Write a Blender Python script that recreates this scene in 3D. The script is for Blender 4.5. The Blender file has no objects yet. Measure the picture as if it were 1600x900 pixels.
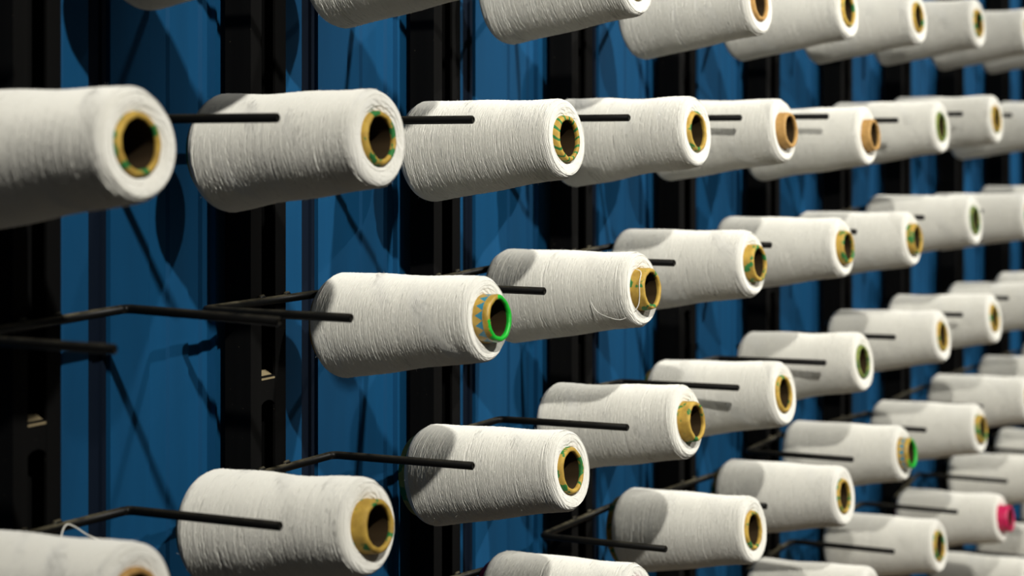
import bpy, math, random
import numpy as np
from mathutils import Vector, Matrix

# ------------------------------------------------------------------ camera
SC = 1.28                      # rack pitch 0.32 m
FPX, TH, HY = 2932.0, 0.5332, 171.6
CT, ST = math.cos(TH), math.sin(TH)
CZ = 1.50                      # eye height above the floor
scene = bpy.context.scene
COL = scene.collection

cam_d = bpy.data.cameras.new('camera')
cam = bpy.data.objects.new('camera', cam_d)
COL.objects.link(cam)
cam.location = (0, 0, CZ)
cam.rotation_euler = (math.pi / 2, 0, TH - math.pi / 2)
cam_d.sensor_width = 36.0
cam_d.lens = FPX / 1600 * 36
cam_d.shift_y = -(450 - HY) / 1600
cam_d.clip_start = 0.02
cam_d.dof.use_dof = True
cam_d.dof.focus_distance = 1.96
cam_d.dof.aperture_fstop = 4.6
scene.camera = cam

# ------------------------------------------------------------------ light
world = bpy.data.worlds.new('world')
scene.world = world
world.use_nodes = True
bgn = world.node_tree.nodes['Background']
bgn.inputs[0].default_value = (0.80, 0.79, 0.77, 1)
bgn.inputs[1].default_value = 0.042

def spot(name, loc, target, power, size=0.03, angle=80, col=(1, .97, .895)):
    d = bpy.data.lights.new(name, 'SPOT')
    d.energy = power; d.shadow_soft_size = size
    d.spot_size = math.radians(angle); d.spot_blend = 0.6; d.color = col
    o = bpy.data.objects.new(name, d)
    COL.objects.link(o)
    o.location = loc
    o.rotation_euler = (Vector(target) - Vector(loc)).to_track_quat('-Z', 'Y').to_euler()
    return o

LAMP_Z, LAMP_Y = CZ + 1.15, -0.36
for lx, ly, tx, pw, an in ((0.50, LAMP_Y, 1.90, 108, 54), (1.90, LAMP_Y, 2.60, 84, 80),
                           (3.30, -1.15, 3.35, 125, 76), (4.70, -1.15, 4.80, 125, 76)):
    spot('track_spot', (lx, ly, LAMP_Z), (tx, 1.10, CZ - .25), pw, angle=an)

vs = scene.view_settings
vs.view_transform = 'Standard'
vs.look = 'None'
vs.exposure = 0.52
vs.gamma = 1.0
vs.use_curve_mapping = False

# ------------------------------------------------------------------ helpers
rng = random.Random(7)

def tag(o, label=None, cat=None, group=None, kind=None):
    if label: o['label'] = label
    if cat: o['category'] = cat
    if group: o['group'] = group
    if kind: o['kind'] = kind
    return o

def mesh_obj(name, me, mat=None, parent=None):
    o = bpy.data.objects.new(name, me)
    COL.objects.link(o)
    if mat is not None and len(me.materials) == 0:
        me.materials.append(mat)
    if parent is not None:
        o.parent = parent
    return o

def pydata(name, v, f, smooth=True, auto=None):
    me = bpy.data.meshes.new(name)
    me.from_pydata([tuple(p) for p in v], [], [tuple(q) for q in f])
    if smooth:
        me.polygons.foreach_set('use_smooth', [True] * len(me.polygons))
    me.update()
    return me

def empty(name, loc):
    o = bpy.data.objects.new(name, None)
    o.empty_display_size = 0.03
    COL.objects.link(o)
    o.location = loc
    return o

def unproj(px, py, Y):
    """World point on the plane at distance Y (wall-normal) seen at a photo pixel."""
    u = (px - 800) / FPX
    X = Y * (CT + u * ST) / (ST - u * CT)
    dep = CT * X + ST * Y
    return Vector((X, Y, CZ - (py - HY) / FPX * dep))

def project(p):
    dep = CT * p[0] + ST * p[1]
    return 800 + FPX * (ST * p[0] - CT * p[1]) / dep, HY - FPX * (p[2] - CZ) / dep

def tube(pts, r, n=10, cap=True, radii=None):
    """Round bar along a polyline, rounded ends."""
    pts = [Vector(p) for p in pts]
    if cap:
        d0 = (pts[0] - pts[1]).normalized(); d1 = (pts[-1] - pts[-2]).normalized()
        pts = [pts[0] + d0 * r * .28] + pts + [pts[-1] + d1 * r * .28]
        rs = [r * .72] + [r] * (len(pts) - 2) + [r * .72]
    else:
        rs = [r] * len(pts)
    if radii: rs = radii
    v, f = [], []
    up = None
    for i, p in enumerate(pts):
        a = pts[max(i - 1, 0)]; b = pts[min(i + 1, len(pts) - 1)]
        t = (b - a).normalized()
        if up is None:
            ref = Vector((0, 0, 1)) if abs(t.z) < .9 else Vector((1, 0, 0))
            up = (ref - t * ref.dot(t)).normalized()
        else:
            up = (up - t * up.dot(t)).normalized()
        s = t.cross(up)
        for k in range(n):
            an = 2 * math.pi * k / n
            v.append(p + up * (rs[i] * math.cos(an)) + s * (rs[i] * math.sin(an)))
    for i in range(len(pts) - 1):
        for k in range(n):
            f.append((i * n + k, i * n + (k + 1) % n, (i + 1) * n + (k + 1) % n, (i + 1) * n + k))
    f.append(tuple(range(n))); f.append(tuple((len(pts) - 1) * n + k for k in reversed(range(n))))
    return v, f

def box_vf(x0, x1, y0, y1, z0, z1):
    v = [(x, y, z) for z in (z0, z1) for y in (y0, y1) for x in (x0, x1)]
    f = [(0, 2, 3, 1), (4, 5, 7, 6), (0, 1, 5, 4), (2, 6, 7, 3), (0, 4, 6, 2), (1, 3, 7, 5)]
    return v, f

# ------------------------------------------------------------------ materials
L_Y = .181                    # wound length of a yarn package
class NT:
    def __init__(self, name):
        m = bpy.data.materials.new(name); m.use_nodes = True
        self.m = m; self.t = m.node_tree; self.n = m.node_tree.nodes
        self.b = self.n['Principled BSDF']
    def new(self, typ, **kw):
        nd = self.n.new(typ)
        for k, v in kw.items(): setattr(nd, k, v)
        return nd
    def link(self, a, b): self.t.links.new(a, b)
    def val(self, sock, v):
        if hasattr(v, 'links') or isinstance(v, bpy.types.NodeSocket): self.link(v, sock)
        else: sock.default_value = v
    def math(self, op, a, b=0.0, c=None, clamp=False):
        nd = self.new('ShaderNodeMath', operation=op); nd.use_clamp = clamp
        self.val(nd.inputs[0], a); self.val(nd.inputs[1], b)
        if c is not None: self.val(nd.inputs[2], c)
        return nd.outputs[0]
    def mix(self, fac, a, b):
        nd = self.new('ShaderNodeMix', data_type='RGBA')
        self.val(nd.inputs[0], fac)
        for i, c in ((6, a), (7, b)):
            if isinstance(c, bpy.types.NodeSocket): self.link(c, nd.inputs[i])
            else: nd.inputs[i].default_value = (*c, 1)
        return nd.outputs[2]
    def noise(self, vec, scale, detail=3, rough=.55, dist=0.0):
        nd = self.new('ShaderNodeTexNoise')
        if vec is not None: self.link(vec, nd.inputs['Vector'])
        nd.inputs['Scale'].default_value = scale; nd.inputs['Detail'].default_value = detail
        nd.inputs['Roughness'].default_value = rough; nd.inputs['Distortion'].default_value = dist
        return nd.outputs['Fac']
    def ramp(self, fac, p0, p1):
        nd = self.new('ShaderNodeMapRange'); nd.clamp = True
        self.val(nd.inputs[0], fac); nd.inputs[1].default_value = p0; nd.inputs[2].default_value = p1
        return nd.outputs[0]
    def obj(self):
        return self.new('ShaderNodeTexCoord').outputs['Object']

def simple(name, col, rough=.6, metal=0.0, spec=.5):
    t = NT(name)
    t.b.inputs['Base Color'].default_value = (*col, 1)
    t.b.inputs['Roughness'].default_value = rough
    t.b.inputs['Metallic'].default_value = metal
    t.b.inputs['Specular IOR Level'].default_value = spec
    return t

def cyl_coords(t):
    """axial position (m) and angle (rad) round a cone's own axis (local Y)."""
    o = t.obj()
    sp = t.new('ShaderNodeSeparateXYZ'); t.link(o, sp.inputs[0])
    ang = t.math('ARCTAN2', sp.outputs[2], sp.outputs[0])
    return o, sp.outputs[1], ang

def yarn_material():
    t = NT('cotton_yarn')
    o, ax, ang = cyl_coords(t)
    rnd = t.new('ShaderNodeObjectInfo').outputs['Random']
    off = t.math('MULTIPLY', rnd, 7.0)
    def winding(pitch, lam, wob):
        # height field of one family of helical turns, wobbling slightly
        cmb = t.new('ShaderNodeCombineXYZ')
        t.link(t.math('MULTIPLY', ax, 26.0), cmb.inputs[0])
        t.link(t.math('COSINE', ang), cmb.inputs[1]); t.link(t.math('SINE', ang), cmb.inputs[2])
        va = t.new('ShaderNodeVectorMath', operation='ADD')
        t.link(cmb.outputs[0], va.inputs[0])
        c2 = t.new('ShaderNodeCombineXYZ'); t.link(t.math('ADD', off, pitch * 90), c2.inputs[0]); t.link(va.inputs[1].node.inputs[1], va.inputs[1]) if False else None
        t.link(c2.outputs[0], va.inputs[1])
        nz = t.noise(va.outputs[0], 1.6, 3)
        a = t.math('ADD', ax, t.math('MULTIPLY', ang, pitch / (2 * math.pi)))
        a = t.math('ADD', a, t.math('MULTIPLY', nz, wob))
        s = t.math('SINE', t.math('MULTIPLY', a, 2 * math.pi / lam))
        return t.math('ABSOLUTE', s), nz
    w1, n1 = winding(0.018, 0.0030, 0.004)
    w2, n2 = winding(-0.026, 0.0036, 0.005)
    h = t.math('MAXIMUM', t.math('MULTIPLY', w1, t.ramp(n1, .3, .7)), t.math('MULTIPLY', w2, t.ramp(n2, .35, .65)))
    fine = t.noise(o, 1500, 2)
    lump = t.noise(o, 60, 3)
    h = t.math('ADD', h, t.math('MULTIPLY', fine, .35))
    h = t.math('ADD', h, t.math('MULTIPLY', lump, .15))
    bp = t.new('ShaderNodeBump')
    bp.inputs['Strength'].default_value = .9; bp.inputs['Distance'].default_value = .0011
    t.link(h, bp.inputs['Height']); t.link(bp.outputs[0], t.b.inputs['Normal'])
    big = t.noise(o, 22, 4)
    c = t.mix(t.ramp(big, .35, .75), (.80, .79, .735), (.735, .72, .65))
    c = t.mix(t.math('MULTIPLY', rnd, .25), c, (.76, .76, .75))
    t.link(c, t.b.inputs['Base Color'])
    t.b.inputs['Roughness'].default_value = 1.0
    t.b.inputs['Specular IOR Level'].default_value = .05
    t.b.inputs['Diffuse Roughness'].default_value = 1.0
    t.b.inputs['Sheen Weight'].default_value = .15
    t.b.inputs['Sheen Roughness'].default_value = .5
    return t.m

def strand_material():
    t = simple('cotton_strand', (.81, .80, .745), 1.0, 0, .05)
    t.b.inputs['Diffuse Roughness'].default_value = 1.0
    t.b.inputs['Sheen Weight'].default_value = .15
    return t.m

def core_material(style):
    t = NT('paper_core_' + style)
    o, ax, ang = cyl_coords(t)
    rnd = t.new('ShaderNodeObjectInfo').outputs['Random']
    va = t.new('ShaderNodeVectorMath', operation='ADD'); t.link(o, va.inputs[0])
    cb = t.new('ShaderNodeCombineXYZ'); t.link(rnd, cb.inputs[0]); t.link(rnd, cb.inputs[1]); t.link(cb.outputs[0], va.inputs[1])
    P = va.outputs[0]
    ochre = t.mix(t.ramp(t.noise(P, 90, 4), .35, .7), (.52, .34, .055), (.33, .20, .03))
    green = (.02, .17, .035)
    if style == 'ochre':
        c = t.mix(t.ramp(t.noise(P, 75, 2, .5), .56, .60), ochre, green)
    elif style == 'stripe':
        s = t.math('SINE', t.math('ADD', t.math('MULTIPLY', ang, 14.0), t.math('MULTIPLY', ax, 420.0)))
        s = t.math('ADD', s, t.math('MULTIPLY', t.noise(P, 160, 2), .9))
        c = t.mix(t.ramp(s, .95, 1.15), ochre, green)
    elif style == 'brown':
        c = t.mix(t.ramp(t.noise(P, 120, 4), .3, .7), (.50, .29, .09), (.36, .20, .055))
    elif style == 'olive':
        c = t.mix(t.ramp(t.noise(P, 80, 3), .45, .62), (.20, .24, .05), (.05, .12, .03))
    elif style == 'green':
        # ochre paper, blue triangles on the side, splashed bright green round the mouth
        saw = t.math('FRACT', t.math('MULTIPLY', ang, 15 / (2 * math.pi)))
        tri = t.math('MULTIPLY', t.math('ABSOLUTE', t.math('SUBTRACT', saw, .5)), 2.0)
        hgt = t.math('MULTIPLY', t.math('ADD', ax, L_Y + .0075), 1 / .008)
        c = t.mix(t.math('MULTIPLY', t.math('LESS_THAN', hgt, tri), t.math('GREATER_THAN', hgt, 0.0)), ochre, (.02, .22, .33))
        d = t.math('ADD', ax, L_Y + .014)
        lim = t.math('ADD', t.math('MULTIPLY', t.noise(P, 150, 2), .010), t.math('MULTIPLY', t.math('COSINE', t.math('ADD', ang, .6)), .0055))
        c = t.mix(t.ramp(t.math('SUBTRACT', lim, d), .0008, .0014), c, (.01, .46, .03))
        t.b.inputs['Coat Weight'].default_value = .5
    elif style == 'magenta':
        c = t.mix(t.ramp(t.noise(P, 90, 3), .3, .7), (.62, .012, .10), (.45, .01, .075))
    t.link(c, t.b.inputs['Base Color'])
    t.b.inputs['Roughness'].default_value = .45 if style in ('green', 'magenta') else .75
    bp = t.new('ShaderNodeBump'); bp.inputs['Strength'].default_value = .4; bp.inputs['Distance'].default_value = .0008
    t.link(t.noise(P, 260, 3), bp.inputs['Height']); t.link(bp.outputs[0], t.b.inputs['Normal'])
    return t.m

def rod_material(name, dust):
    t = NT(name)
    o = t.obj()
    g = t.new('ShaderNodeNewGeometry')
    sp = t.new('ShaderNodeSeparateXYZ'); t.link(g.outputs['Normal'], sp.inputs[0])
    up = t.ramp(sp.outputs[2], .45, .95)
    lint = t.math('MULTIPLY', up, t.ramp(t.noise(o, 55, 4, .65), .30, .62))
    c = t.mix(t.math('MULTIPLY', lint, dust), (.004, .004, .0038), (.20, .175, .11))
    t.link(c, t.b.inputs['Base Color'])
    t.link(t.math('ADD', t.math('MULTIPLY', lint, .4), .42), t.b.inputs['Roughness'])
    t.b.inputs['Specular IOR Level'].default_value = .18
    return t.m

def post_material():
    t = NT('black_steel')
    o = t.obj()
    mp = t.new('ShaderNodeMapping'); mp.inputs['Scale'].default_value = (60, 60, 1.2); t.link(o, mp.inputs[0])
    c = t.mix(t.ramp(t.noise(mp.outputs[0], 1, 3), .3, .8), (.003, .003, .003), (.0052, .005, .0048))
    spk = t.ramp(t.noise(o, 260, 1), .78, .80)
    c = t.mix(t.math('MULTIPLY', spk, .4), c, (.16, .14, .10))
    t.link(c, t.b.inputs['Base Color'])
    t.b.inputs['Roughness'].default_value = .8
    t.b.inputs['Specular IOR Level'].default_value = .09
    return t.m

def panel_material():
    t = NT('blue_panel')
    o = t.obj()
    mp = t.new('ShaderNodeMapping'); mp.inputs['Scale'].default_value = (7, 7, 1.4); t.link(o, mp.inputs[0])
    c = t.mix(t.ramp(t.noise(mp.outputs[0], 2.5, 4), .3, .75), (.0044, .072, .182), (.0036, .054, .136))
    t.link(c, t.b.inputs['Base Color'])
    t.b.inputs['Roughness'].default_value = .7
    t.b.inputs['Specular IOR Level'].default_value = .15
    return t.m

def floor_material():
    t = NT('floor_concrete')
    o = t.obj()
    c = t.mix(t.ramp(t.noise(o, 3, 5), .3, .7), (.46, .36, .24), (.38, .29, .19))
    t.link(c, t.b.inputs['Base Color']); t.b.inputs['Roughness'].default_value = .7
    return t.m

M_YARN, M_STR = yarn_material(), strand_material()
M_CORE = {s: core_material(s) for s in ('ochre', 'stripe', 'brown', 'olive', 'green', 'magenta')}
M_BORE = simple('bare_paper_shaded', (.055, .034, .014), .9, 0, .2).m  # bare inner paper, darkened to put the hole's shade into its colour
M_ROD, M_DUSTY = rod_material('black_rod_paint', .12), rod_material('dusty_black_rod_paint', .75)
M_POST, M_PANEL = post_material(), panel_material()
M_GLINT = simple('painted_ledge_glint', (.27, .215, .12), .6).m  # glint of light on the ledge top, painted as a brighter colour
M_FLOOR = floor_material()
M_NAVY = simple('dark_navy', (.0035, .008, .018), .8, 0, .1).m

# ------------------------------------------------------------------ setting
S = .25 * SC
Y_TIP, Y_PR, Y_FRONT, Y_BACK = .7395 * SC, .7637 * SC, .90 * SC, .925 * SC
Y_BAR = Y_FRONT - .0048
Y_WALL = Y_BACK + .012
XL0, XR0 = .8303 * SC, .9858 * SC
ROWZ = {1: .126, 2: -.0073, 3: -.1421, 4: -.2782, 5: -.4108, 6: -.5427, 7: -.675, 8: -.807}
ROWZ = {r: CZ + z * SC for r, z in ROWZ.items()}
DROP = .0126 * SC
Z_TOP = CZ + .62

fl = mesh_obj('floor', pydata('floor', *box_vf(-3, 10, -4, Y_WALL + .05, -.05, 0), smooth=False), M_FLOOR)
tag(fl, 'warm tan concrete floor below the yarn rack', 'floor', kind='structure')
wb = mesh_obj('wall_back', pydata('wall_back', *box_vf(-1.0, 9.0, Y_WALL + .022, Y_WALL + .05, 0, Z_TOP + .6), smooth=False), M_PANEL)
tag(wb, 'blue sheet panel wall behind the black posts', 'wall', kind='structure')

def post_center(k):
    return (XL0 + XR0) / 2 + k * S

def panel_mesh():
    # folded sheet, one bay wide: shallow ribs, profile in x, extruded up
    w = S / 2 - .0012
    prof = [(-w, .006), (-w + .003, 0), (-.112, 0), (-.108, .003), (-.088, .003), (-.084, 0), (-.052, 0), (-.050, .016), (-.025, .016), (-.023, 0),
            (.030, 0), (.033, .0025), (.056, .0025), (.059, 0), (.086, 0), (.089, .003), (.104, .003), (.107, 0),
            (.1185, 0), (.1205, -.005), (.1235, -.005), (.1255, 0), (w - .003, 0), (w, .006)]
    th = .0015
    v, f = [], []
    n = len(prof)
    for z in (0.02, Z_TOP + .55):
        for x, y in prof: v.append((x, y, z))
        for x, y in prof: v.append((x, y + th, z))
    for i in range(n - 1):
        a, b = i, i + 1
        f.append((a, b, 2 * n + b, 2 * n + a))
        f.append((n + b, n + a, 3 * n + a, 3 * n + b))
    f.append((0, 2 * n, 3 * n, n)); f.append((n - 1, 2 * n - 1, 4 * n - 1, 3 * n - 1))
    return pydata('panel', v, f, smooth=False)

PM = panel_mesh()
def strip_mesh():
    # dark navy strip filling the channel of a panel: two lips with a shallow valley
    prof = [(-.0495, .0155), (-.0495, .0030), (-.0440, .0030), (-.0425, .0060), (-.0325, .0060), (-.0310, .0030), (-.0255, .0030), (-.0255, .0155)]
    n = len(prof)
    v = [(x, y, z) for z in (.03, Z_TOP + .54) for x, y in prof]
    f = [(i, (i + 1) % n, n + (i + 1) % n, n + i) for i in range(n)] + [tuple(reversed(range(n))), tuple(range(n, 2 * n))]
    return pydata('navy_strip', v, f, smooth=False)
JM = strip_mesh()
for k in range(-1, 16):
    p = mesh_obj('panel', PM, M_PANEL, wb)
    p.location = (post_center(k) + S / 2, Y_WALL, 0)
    js = mesh_obj('navy_strip', JM, M_NAVY, wb)
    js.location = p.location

# posts: slotted C channels
def post_meshes():
    W = .028            # half width
    D = Y_BACK - Y_FRONT
    lip = .017
    prof = [(-W, D), (-W, 0), (-W + lip, 0), (-W + lip, .003), (-W + .003, .003), (-W + .003, D - .003),
            (W - .003, D - .003), (W - .003, .003), (W - lip, .003), (W - lip, 0), (W, 0), (W, D)]
    v, f = [], []
    n = len(prof)
    zs = (0.0, Z_TOP + .5)
    for z in zs:
        for x, y in prof: v.append((x, y, z))
    for i in range(n):
        j = (i + 1) % n
        f.append((i, n + i, n + j, j))
    f.append(tuple(range(n))); f.append(tuple(n + i for i in reversed(range(n))))
    me = pydata('channel', v, f, smooth=False)
    # bridge plate closing the slot, arched underside, ledge above it in its glint colour
    hw = W - lip + .0005
    bv, bf = [], []
    outline = [(-hw, .012), (hw, .012)] + [(hw * math.cos(a), -.012 - .008 * (1 - math.sin(a))) for a in [math.pi * i / 10 for i in range(11)]]
    m = len(outline)
    for y in (.0006, .004):
        for x, z in outline: bv.append((x, y, z))
    for i in range(m):
        j = (i + 1) % m
        bf.append((i, m + i, m + j, j))
    bf.append(tuple(reversed(range(m)))); bf.append(tuple(m + i for i in range(m)))
    br = pydata('bridge_plate', bv, bf, smooth=False)
    lv, lf = box_vf(-hw + .001, hw - .001, .0002, .012, .0118, .0135)
    lv = [(x, y, z + (.0025 if y > .005 else -.0035)) for x, y, z in lv]
    le = pydata('ledge', lv, lf, smooth=False)
    return me, br, le

PME, BRM, LEM = post_meshes()
POST_PX = {1: 442, 2: 722, 3: 930, 4: 1090, 5: 1220, 6: 1335, 7: 1425, 8: 1510, 9: 1585}
ORD = ['first', 'second', 'third', 'fourth', 'fifth', 'sixth', 'seventh', 'eighth', 'ninth', 'tenth', 'eleventh', 'twelfth', 'thirteenth', 'fourteenth']
for i, k in enumerate(range(0, 11)):
    xc = post_center(k)
    if k in POST_PX:
        xc = .5 * xc + .5 * (unproj(POST_PX[k], 300, Y_FRONT).x - .028)
    t = empty('steel_post', (xc, Y_FRONT, 0))
    tag(t, 'black slotted steel rack post, %s from the left, against blue panels' % ORD[i], 'post', 'steel posts of the rack')
    mesh_obj('channel', PME, M_POST, t)
    b = mesh_obj('bridge_plate', BRM, M_POST, t); b.location = (0, 0, CZ - .215 * SC)
    l = mesh_obj('ledge', LEM, M_GLINT, b)

# ------------------------------------------------------------------ yarn cones
R_T, R_R = .0413, .0542       # wound radius at the tip and at the base
C_T = .0240                   # core radius at the tip
C_SL = math.tan(math.radians(6.2))
TILT = {1: 5.6, 2: 5.2, 3: 5.4, 4: 7.2, 5: 6.6, 6: 6.4, 7: 6.2, 8: 6.2}
TILT = {r: math.radians(a) for r, a in TILT.items()}
WALL_T = .0046

def side_R(a, bulge, ph):
    u = a / L_Y
    r = R_T + (R_R - R_T) * u
    r += bulge * (.0010 * math.sin(5.2 * u + ph) + .0006 * math.sin(13 * u + 2.1 * ph))
    return r

def yarn_profile(bulge, ph):
    pr = [(.0035, C_T + .0002), (.0022, C_T + .003), (.0008, C_T + .007), (0, C_T + .0105)]
    q = .0062
    for i in range(7):
        an = math.pi / 2 * i / 6
        pr.append((q - q * math.cos(an), R_T - q + q * math.sin(an) + (side_R(q, bulge, ph) - R_T) * math.sin(an)))
    n = 44
    q2 = .011
    for i in range(1, n):
        a = q + (L_Y - q - q2) * i / n
        pr.append((a, side_R(a, bulge, ph)))
    re = side_R(L_Y - q2, bulge, ph)
    for i in range(8):
        an = math.pi / 2 * i / 7
        pr.append((L_Y - q2 + q2 * math.sin(an), re - q2 + q2 * math.cos(an)))
    pr.append((L_Y - .002, re - q2 - .006)); pr.append((L_Y - .004, C_T + C_SL * L_Y))
    return pr

def yarn_mesh(seed):
    r = random.Random(seed)
    bulge, ph = r.uniform(.6, 1.3), r.uniform(0, 6)
    pr = yarn_profile(bulge, ph)
    n = 112
    w = [(r.randint(1, 4), r.uniform(20, 160), r.uniform(0, 6.28), r.uniform(.00008, .00028)) for _ in range(9)]
    v, f = [], []
    for a, rad in pr:
        for k in range(n):
            th = 2 * math.pi * k / n
            d = sum(A * math.sin(m * th + q * a + p) for m, q, p, A in w)
            if rad < C_T + .004 or a > L_Y - .003: d = 0
            R = rad + d
            v.append((R * math.cos(th), a - L_Y, R * math.sin(th)))
    for i in range(len(pr) - 1):
        for k in range(n):
            f.append((i * n + k, i * n + (k + 1) % n, (i + 1) * n + (k + 1) % n, (i + 1) * n + k))
    me = pydata('yarn', v, f)
    me.materials.append(M_YARN)
    return me, (bulge, ph)

def strands_mesh(seed, bp):
    """Single turns of thread lying proud of the package, and loose fibres."""
    r = random.Random(seed)
    V, F = [], []
    def add(path, nrm, rad):
        n0 = len(V); m = len(path)
        for i, (p, nn) in enumerate(zip(path, nrm)):
            t = (path[min(i + 1, m - 1)] - path[max(i - 1, 0)]).normalized()
            s = t.cross(nn)
            e = rad * (0.25 if i in (0, m - 1) else 1)
            V.append(p + nn * e); V.append(p - nn * e * .6 + s * e); V.append(p - nn * e * .6 - s * e)
        for i in range(m - 1):
            for k in range(3):
                a, b = n0 + 3 * i + k, n0 + 3 * i + (k + 1) % 3
                F.append((a, b, b + 3, a + 3))
    for _ in range(800):
        a0 = r.uniform(.006, L_Y - .012)
        th0 = r.uniform(0, 6.283)
        turns = r.uniform(.35, 1.1)
        pit = r.choice((1, 1, -1)) * r.uniform(.008, .026) if r.random() < .95 else r.choice((1, -1)) * r.uniform(.04, .08)
        m = max(8, int(turns * 32))
        rad = r.uniform(.00036, .00066)
        lift = r.uniform(.0, .0005)
        wf, wp, wa = r.uniform(.6, 2.2), r.uniform(0, 6), r.uniform(.0002, .0012)
        path, nrm = [], []
        for i in range(m):
            u = turns * i / (m - 1)
            a = a0 + pit * u + wa * math.sin(wf * u * 6.28 + wp)
            if a < .005 or a > L_Y - .010: break
            th = th0 + u * 6.283
            R = side_R(a, *bp) + lift
            nn = Vector((math.cos(th), 0, math.sin(th)))
            path.append(Vector((R * nn.x, a - L_Y, R * nn.z))); nrm.append(nn)
        if len(path) > 4: add(path, nrm, rad)
    for _ in range(14):                       # turns round the front face
        R0 = r.uniform(C_T + .008, R_T - .004); th0 = r.uniform(0, 6.28); turns = r.uniform(.3, .8); dr = r.uniform(-.006, .006)
        m = int(turns * 44); path, nrm = [], []
        for i in range(m):
            u = i / (m - 1); th = th0 + turns * 6.283 * u
            R = min(max(R0 + dr * u, C_T + .004), R_T - .003)
            path.append(Vector((R * math.cos(th), .0009 - L_Y if R < C_T + .009 else .0002 - L_Y, R * math.sin(th)))); nrm.append(Vector((0, -1, 0)))
        add(path, nrm, r.uniform(.0002, .0003))
    for _ in range(420):                      # fuzz
        a = r.uniform(.004, L_Y - .006); th = r.uniform(0, 6.283)
        nn = Vector((math.cos(th), 0, math.sin(th)))
        p0 = nn * (side_R(a, *bp) - .0003) + Vector((0, a - L_Y, 0))
        tg = Vector((-nn.z, 0, nn.x)) * r.choice((1, -1))
        ln = r.uniform(.0012, .0045)
        d1 = (nn * r.uniform(.25, 1) + tg * r.uniform(0, 1) + Vector((0, r.uniform(-.7, .7), 0))).normalized()
        p1 = p0 + d1 * ln * .5
        p2 = p1 + (d1 + tg * r.uniform(-.6, .6) + Vector((0, r.uniform(-.6, .6), 0))).normalized() * ln * .5
        add([p0, p1, p2], [tg, tg, tg], .00006)
    me = pydata('strands', V, F)
    me.materials.append(M_STR)
    return me

YM = []
for s in range(4):
    me, bp = yarn_mesh(100 + s)
    YM.append((me, strands_mesh(200 + s, bp)))

CORE_CACHE = {}
def core_mesh(front, back, style):
    key = (round(front, 4), round(back, 4), style)
    if key in CORE_CACHE: return CORE_CACHE[key]
    a0, a1 = -front, L_Y + back
    rr = lambda a: C_T + C_SL * a
    w = WALL_T
    b = .0015
    prof = [(a1, rr(a1)), (a0 + .010, rr(a0 + .010)), (a0 + .004, rr(a0 + .004) + .0004), (a0 + b, rr(a0) + .0002), (a0 + .0003, rr(a0) - b * .6), (a0, rr(a0) - w * .55),
            (a0 + .0004, rr(a0) - w + .0006), (a0 + b * 1.6, rr(a0) - w - .0002), (a0 + .0045, rr(a0 + .0045) - w * .95), (a1, rr(a1) - w * .7)]
    n = 56
    v, f = [], []
    for i, (a, r0) in enumerate(prof):
        for k in range(n):
            th = 2 * math.pi * k / n
            d = .00025 * math.sin(5 * th + 1) + .0002 * math.sin(11 * th) if 2 <= i <= 7 else 0
            v.append(((r0 + d) * math.cos(th), a - L_Y, (r0 + d) * math.sin(th)))
    m = len(prof)
    for i in range(m):
        j = (i + 1) % m
        for k in range(n):
            f.append((i * n + k, j * n + k, j * n + (k + 1) % n, i * n + (k + 1) % n))
    me = pydata('core', v, f)
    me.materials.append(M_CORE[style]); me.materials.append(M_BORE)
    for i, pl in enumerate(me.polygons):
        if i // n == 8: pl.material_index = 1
    CORE_CACHE[key] = me
    return me

# per row, per column: photo position of the core mouth, core style, mouth protrusion, base protrusion, girth
T = {}
def add(r, k, px=None, py=None, style='ochre', p=.0015, q=.0015, g=1.0, y=0.0): T[(r, k)] = (px, py, style, p, q, g, y)
for r in range(1, 9):
    for k in range(0, 12): add(r, k)
for k, x, y in ((4, 1328, 15), (5, 1437, 27), (6, 1531, 36)): add(1, k, x, y)
add(1, 3, 1190, 3, 'brown', .002); add(1, 0, 470, -126); add(1, 1, 756, -77); add(1, 2, 998, -34)
add(2, 0, 220, 225, 'ochre', .001, .004, 1.03); add(2, 1, 597, 215, 'ochre', .002, .005, 1.02); add(2, 2, 890, 216, 'stripe', .003); add(2, 3, 1092, 205, 'ochre', .0015)
add(2, 4, 1237, 203, 'brown', .010); add(2, 5, 1368, 211, 'brown', .011); add(2, 6, 1473, 198, 'olive', .001); add(2, 7, 1559, 186)
add(3, 1, 782, 497, 'green', .014, .003, .98); add(3, 2, 1020, 451, 'ochre', .013); add(3, 3, 1188, 411, 'ochre', .010); add(3, 4, 1327, 386, 'ochre', .008); add(3, 5, 1435, 373, 'ochre', .009); add(3, 6, 1526, 344, 'olive', .002)
add(4, 0, 218, 938, 'brown', .002); add(4, 1, 594, 822, 'ochre', .011, .004, 1.0); add(4, 2, 896, 735, 'ochre', .002, .009); add(4, 3, 1090, 658, 'ochre', .012); add(4, 4, 1228, 615, 'ochre', .002, .007)
add(4, 5, 1351, 565, 'olive', .001); add(4, 6, 1475, 525); add(4, 7, 1556, 497)
add(6, 5, 1364, 932); add(5, 2, 1000, 940, 'magenta', .002, .008); add(5, 3, 1180, 828, 'ochre', .001, .009); add(5, 4, 1321, 775, 'ochre', .001, .006); add(5, 5, 1426, 708, 'green', .014); add(5, 6, 1537, 670, 'ochre', .006)
add(6, 6, 1470, 853, 'ochre', .002); add(6, 7, 1580, 810, 'magenta', .016)

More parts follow.
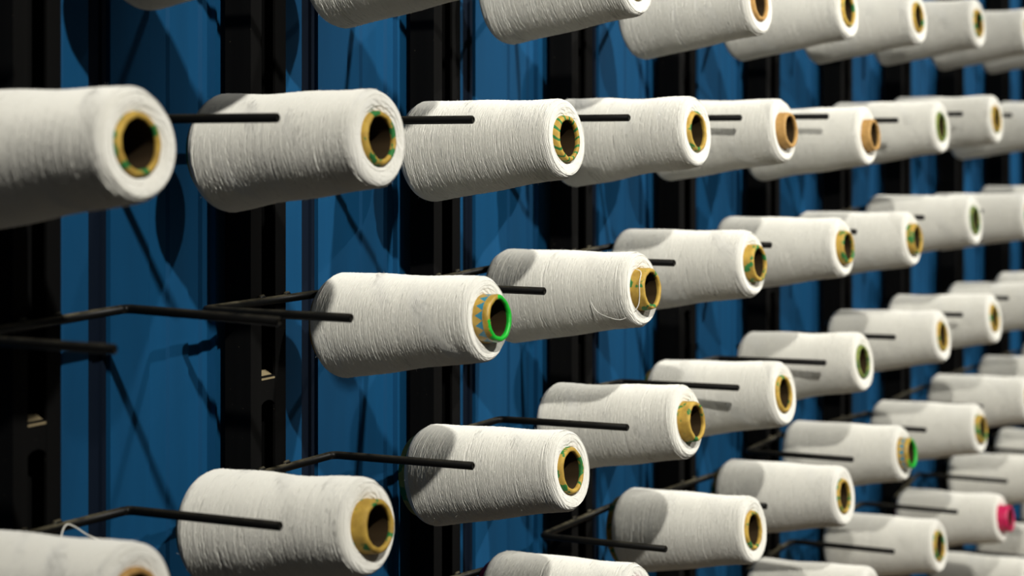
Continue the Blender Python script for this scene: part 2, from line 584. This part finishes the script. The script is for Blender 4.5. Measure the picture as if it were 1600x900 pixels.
PR = {2: [(433, 184), (738, 187), (982, 184), (1157, 184), (1293, 182), (1402, 188), (1503, 178), (1580, 180)],
      3: [(178, 546), (548, 497), (850, 455), (1053, 411), (1204, 383), (1337, 362), (1443, 340)],
      4: [(437, 822), (738, 728), (980, 668), (1153, 606), (1289, 567), (1398, 527), (1503, 492), (1575, 466)],
      5: [None, None, None, (1040, 858), (1197, 791), (1332, 718), (1446, 672)],
      6: [None, None, None, None, None, (1396, 862), (1495, 800), (1573, 752)]}

STYLE_WORDS = {'ochre': 'green-flecked ochre core', 'stripe': 'green-striped ochre core', 'brown': 'plain brown core', 'olive': 'dark olive core',
               'green': 'bright green core mouth', 'magenta': 'magenta pink core'}
ROD_R = .0042
D_TIP = {r: Vector((0, -math.cos(a), math.sin(a))) for r, a in TILT.items()}    # axis of a hanging cone, towards its mouth

def cone_tip(r, k):
    px, py, style, p, q, g, y = T[(r, k)]
    odd = r % 2
    nom = Vector(((XR0 if odd else XL0) + k * S, Y_TIP - p, ROWZ[r] - DROP))
    if px is None:
        rr = random.Random(r * 57 + k * 13)
        return nom + Vector((rr.uniform(-.006, .006), 0, rr.uniform(-.004, .004)))
    return unproj(px, py, Y_TIP - p)

def guide_end(r, k):
    odd = r % 2
    l = PR.get(r, [])
    if k < len(l) and l[k]: return unproj(*l[k], Y_PR)
    rr = random.Random(r * 31 + k * 7)
    return Vector(((XL0 if odd else XR0) + k * S + rr.uniform(-.005, .005), Y_PR, ROWZ[r] + rr.uniform(-.003, .003)))

def in_view(tip, r):
    base = tip - D_TIP[r] * L_Y
    b = Vector((base.x - R_R, base.y, base.z))
    xs0 = project(b)[0]
    xt = project(tip)[0] + 22
    sc = FPX / (CT * tip.x + ST * tip.y)
    ys = [project(tip)[1], project(base)[1]]
    return xs0 < 1598 and xt > 2 and min(project(tip)[1] - .043 * sc, project(base)[1] - .057 * sc * .95) < 897 and max(ys[0] + .043 * sc, ys[1] + .055 * sc) > 3

def bend(p0, p1, p2, rad=.009, n=6):
    """Polyline p0 -> p1 -> p2 with a rounded corner."""
    a = (p0 - p1).normalized(); b = (p2 - p1).normalized()
    s, e = p1 + a * rad, p1 + b * rad
    out = []
    for i in range(n + 1):
        u = i / n
        out.append(s * (1 - u) ** 2 + p1 * 2 * u * (1 - u) + e * u * u)
    return out

def make_holder(r, k, tip, label, group):
    g = guide_end(r, k)
    hole = C_T - WALL_T - .0008 - C_SL * T[(r, k)][3]
    if tip is not None:
        sx, sz = tip.x, tip.z + (hole - ROD_R) * .86
    else:
        e = unproj(435, 503, Y_PR); sx, sz = e.x, e.z
    se = Vector((sx, Y_PR, sz)); lean = math.tan(TILT[r] - math.radians(6.0)) * (Y_BAR - Y_PR)
    se.z -= math.tan(TILT[r] - math.radians(6.1)) * .03; sb = Vector((sx, Y_BAR, se.z - lean))
    ge = g; gb = Vector((g.x, Y_BAR, g.z - .003 - lean * .5))
    mid = (sb + gb) / 2
    t = empty('cone_holder', mid)
    tag(t, label, 'holder', group)
    loc = lambda P: [p - mid for p in P]
    q = (sb - gb) * .12
    cg = bend(gb + q, gb, ge); cs = bend(sb - q, sb, se)
    # the bends belong to the arms; the crossbar is the straight run between them
    mesh_obj('guide_arm', pydata('guide_arm', *tube(loc(cg + [ge]), ROD_R, 12)), M_ROD, t)
    mesh_obj('spindle', pydata('spindle', *tube(loc(cs + [se]), ROD_R, 12)), M_ROD, t)
    cb = mesh_obj('crossbar', pydata('crossbar', *tube(loc([cg[0], cs[0]]), ROD_R * .995, 12, cap=False)), M_DUSTY, t)
    # weld beads where the bar meets the two lips of its post
    pc = post_center(k)
    d = (sb - gb)
    for s in (-1, 1):
        x = pc + s * .020
        u = (x - gb.x) / d.x if abs(d.x) > 1e-6 else .5
        p = gb + d * u - mid
        v, f = tube([p + Vector((-.004, .001, .0025)), p + Vector((-.002, .0012, .0042)), p + Vector((.002, .0012, .0044)), p + Vector((.004, .001, .0025))], .0026, 8)
        mesh_obj('weld_bead', pydata('weld_bead', v, f), M_DUSTY, cb)
    return t

ROWN = {1: 'top', 2: 'second', 3: 'third', 4: 'fourth', 5: 'fifth', 6: 'sixth', 7: 'seventh', 8: 'eighth'}
CONES = {}
n_c = 0
for r in range(1, 9):
    idx = 0
    for k in range(0, 12):
        if (r, k) == (3, 0): continue
        tip = cone_tip(r, k)
        if not in_view(tip, r): continue
        px, py, style, p, q, g, y = T[(r, k)]
        o = ORD[idx]
        t = empty('yarn_cone', tip - D_TIP[r] * (L_Y + p))
        rr = random.Random(r * 101 + k * 17)
        roll = 0.0 if style == 'green' else rr.uniform(0, 6.28)
        # lie on the spindle: mouth tipped up by the cone's half angle
        t.matrix_world = Matrix.Translation(t.location) @ Matrix.Rotation(-TILT[r], 4, 'X')
        label = 'white yarn cone with %s, %s from left in %s row' % (STYLE_WORDS[style], o, ROWN[r])
        tag(t, label, 'yarn cone', 'white yarn cones on the rack')
        ym, sm = YM[(k * 3 + r * 2 + k * r) % 4]
        R = Matrix.Rotation(roll, 4, 'Y')
        yo = mesh_obj('yarn', ym, None, t)
        yo.matrix_local = Matrix.Diagonal((g, 1, g, 1)) @ R
        so = mesh_obj('strands', sm, None, yo); so['kind'] = 'stuff'
        co = mesh_obj('core', core_mesh(p, q, style), None, t)
        co.matrix_local = R
        CONES[(r, k)] = t
        make_holder(r, k, tip, 'black bent rod holder carrying the %s cone from left of the %s row' % (o, ROWN[r]), 'bent rod holders on the posts')
        idx += 1; n_c += 1
make_holder(3, 0, None, 'empty black bent rod holder without a cone, leftmost of third row', 'bent rod holders on the posts')

# ------------------------------------------------------------------ loose thread ends
def loose(parent, pts, r=.0005):
    # smooth the polyline (Catmull-Rom)
    P = [Vector(p) for p in pts]; P = [P[0]] + P + [P[-1]]
    out = []
    for i in range(1, len(P) - 2):
        for j in range(8):
            u = j / 8
            a, b, c, d = P[i - 1], P[i], P[i + 1], P[i + 2]
            out.append(.5 * ((2 * b) + (c - a) * u + (2 * a - 5 * b + 4 * c - d) * u * u + (3 * b - a - 3 * c + d) * u ** 3))
    out.append(P[-1])
    o = mesh_obj('loose_thread', pydata('loose_thread', *tube(out, r, 6)), M_STR, parent)
    o['label'] = 'loose end of white thread'
    return o

def cyl(a, deg, rad):
    th = math.radians(deg)
    return (rad * math.cos(th), a - L_Y, rad * math.sin(th))

c = CONES.get((3, 2))
if c:   # thread over the core mouth, hanging in a loop below the shoulder
    loose(c, [cyl(.001, 120, .028), cyl(-.007, 125, .0245), cyl(-.009, 160, .0252), cyl(-.008, 195, .0252), cyl(-.005, 215, .029), cyl(.001, 222, .036),
              cyl(.012, 222, .0455), cyl(.024, 215, .0475), cyl(.036, 205, .048), cyl(.042, 192, .0465)], .00045)
c = CONES.get((4, 0))
if c:   # wisp of thread caught over the crossbar behind the cone
    bpy.context.view_layer.update()
    inv = c.matrix_world.inverted()
    b = unproj(92, 829, Y_BAR) + Vector((0, -.001, .0015))
    W = [b + Vector(d) for d in ((-.016, -.016, -.010), (-.006, -.0085, -.001), (.001, -.0075, .0045), (.008, -.011, .001), (.014, -.020, -.006), (.026, -.036, -.014))]
    loose(c, [inv @ p for p in W], .0006)
print('cones', n_c)
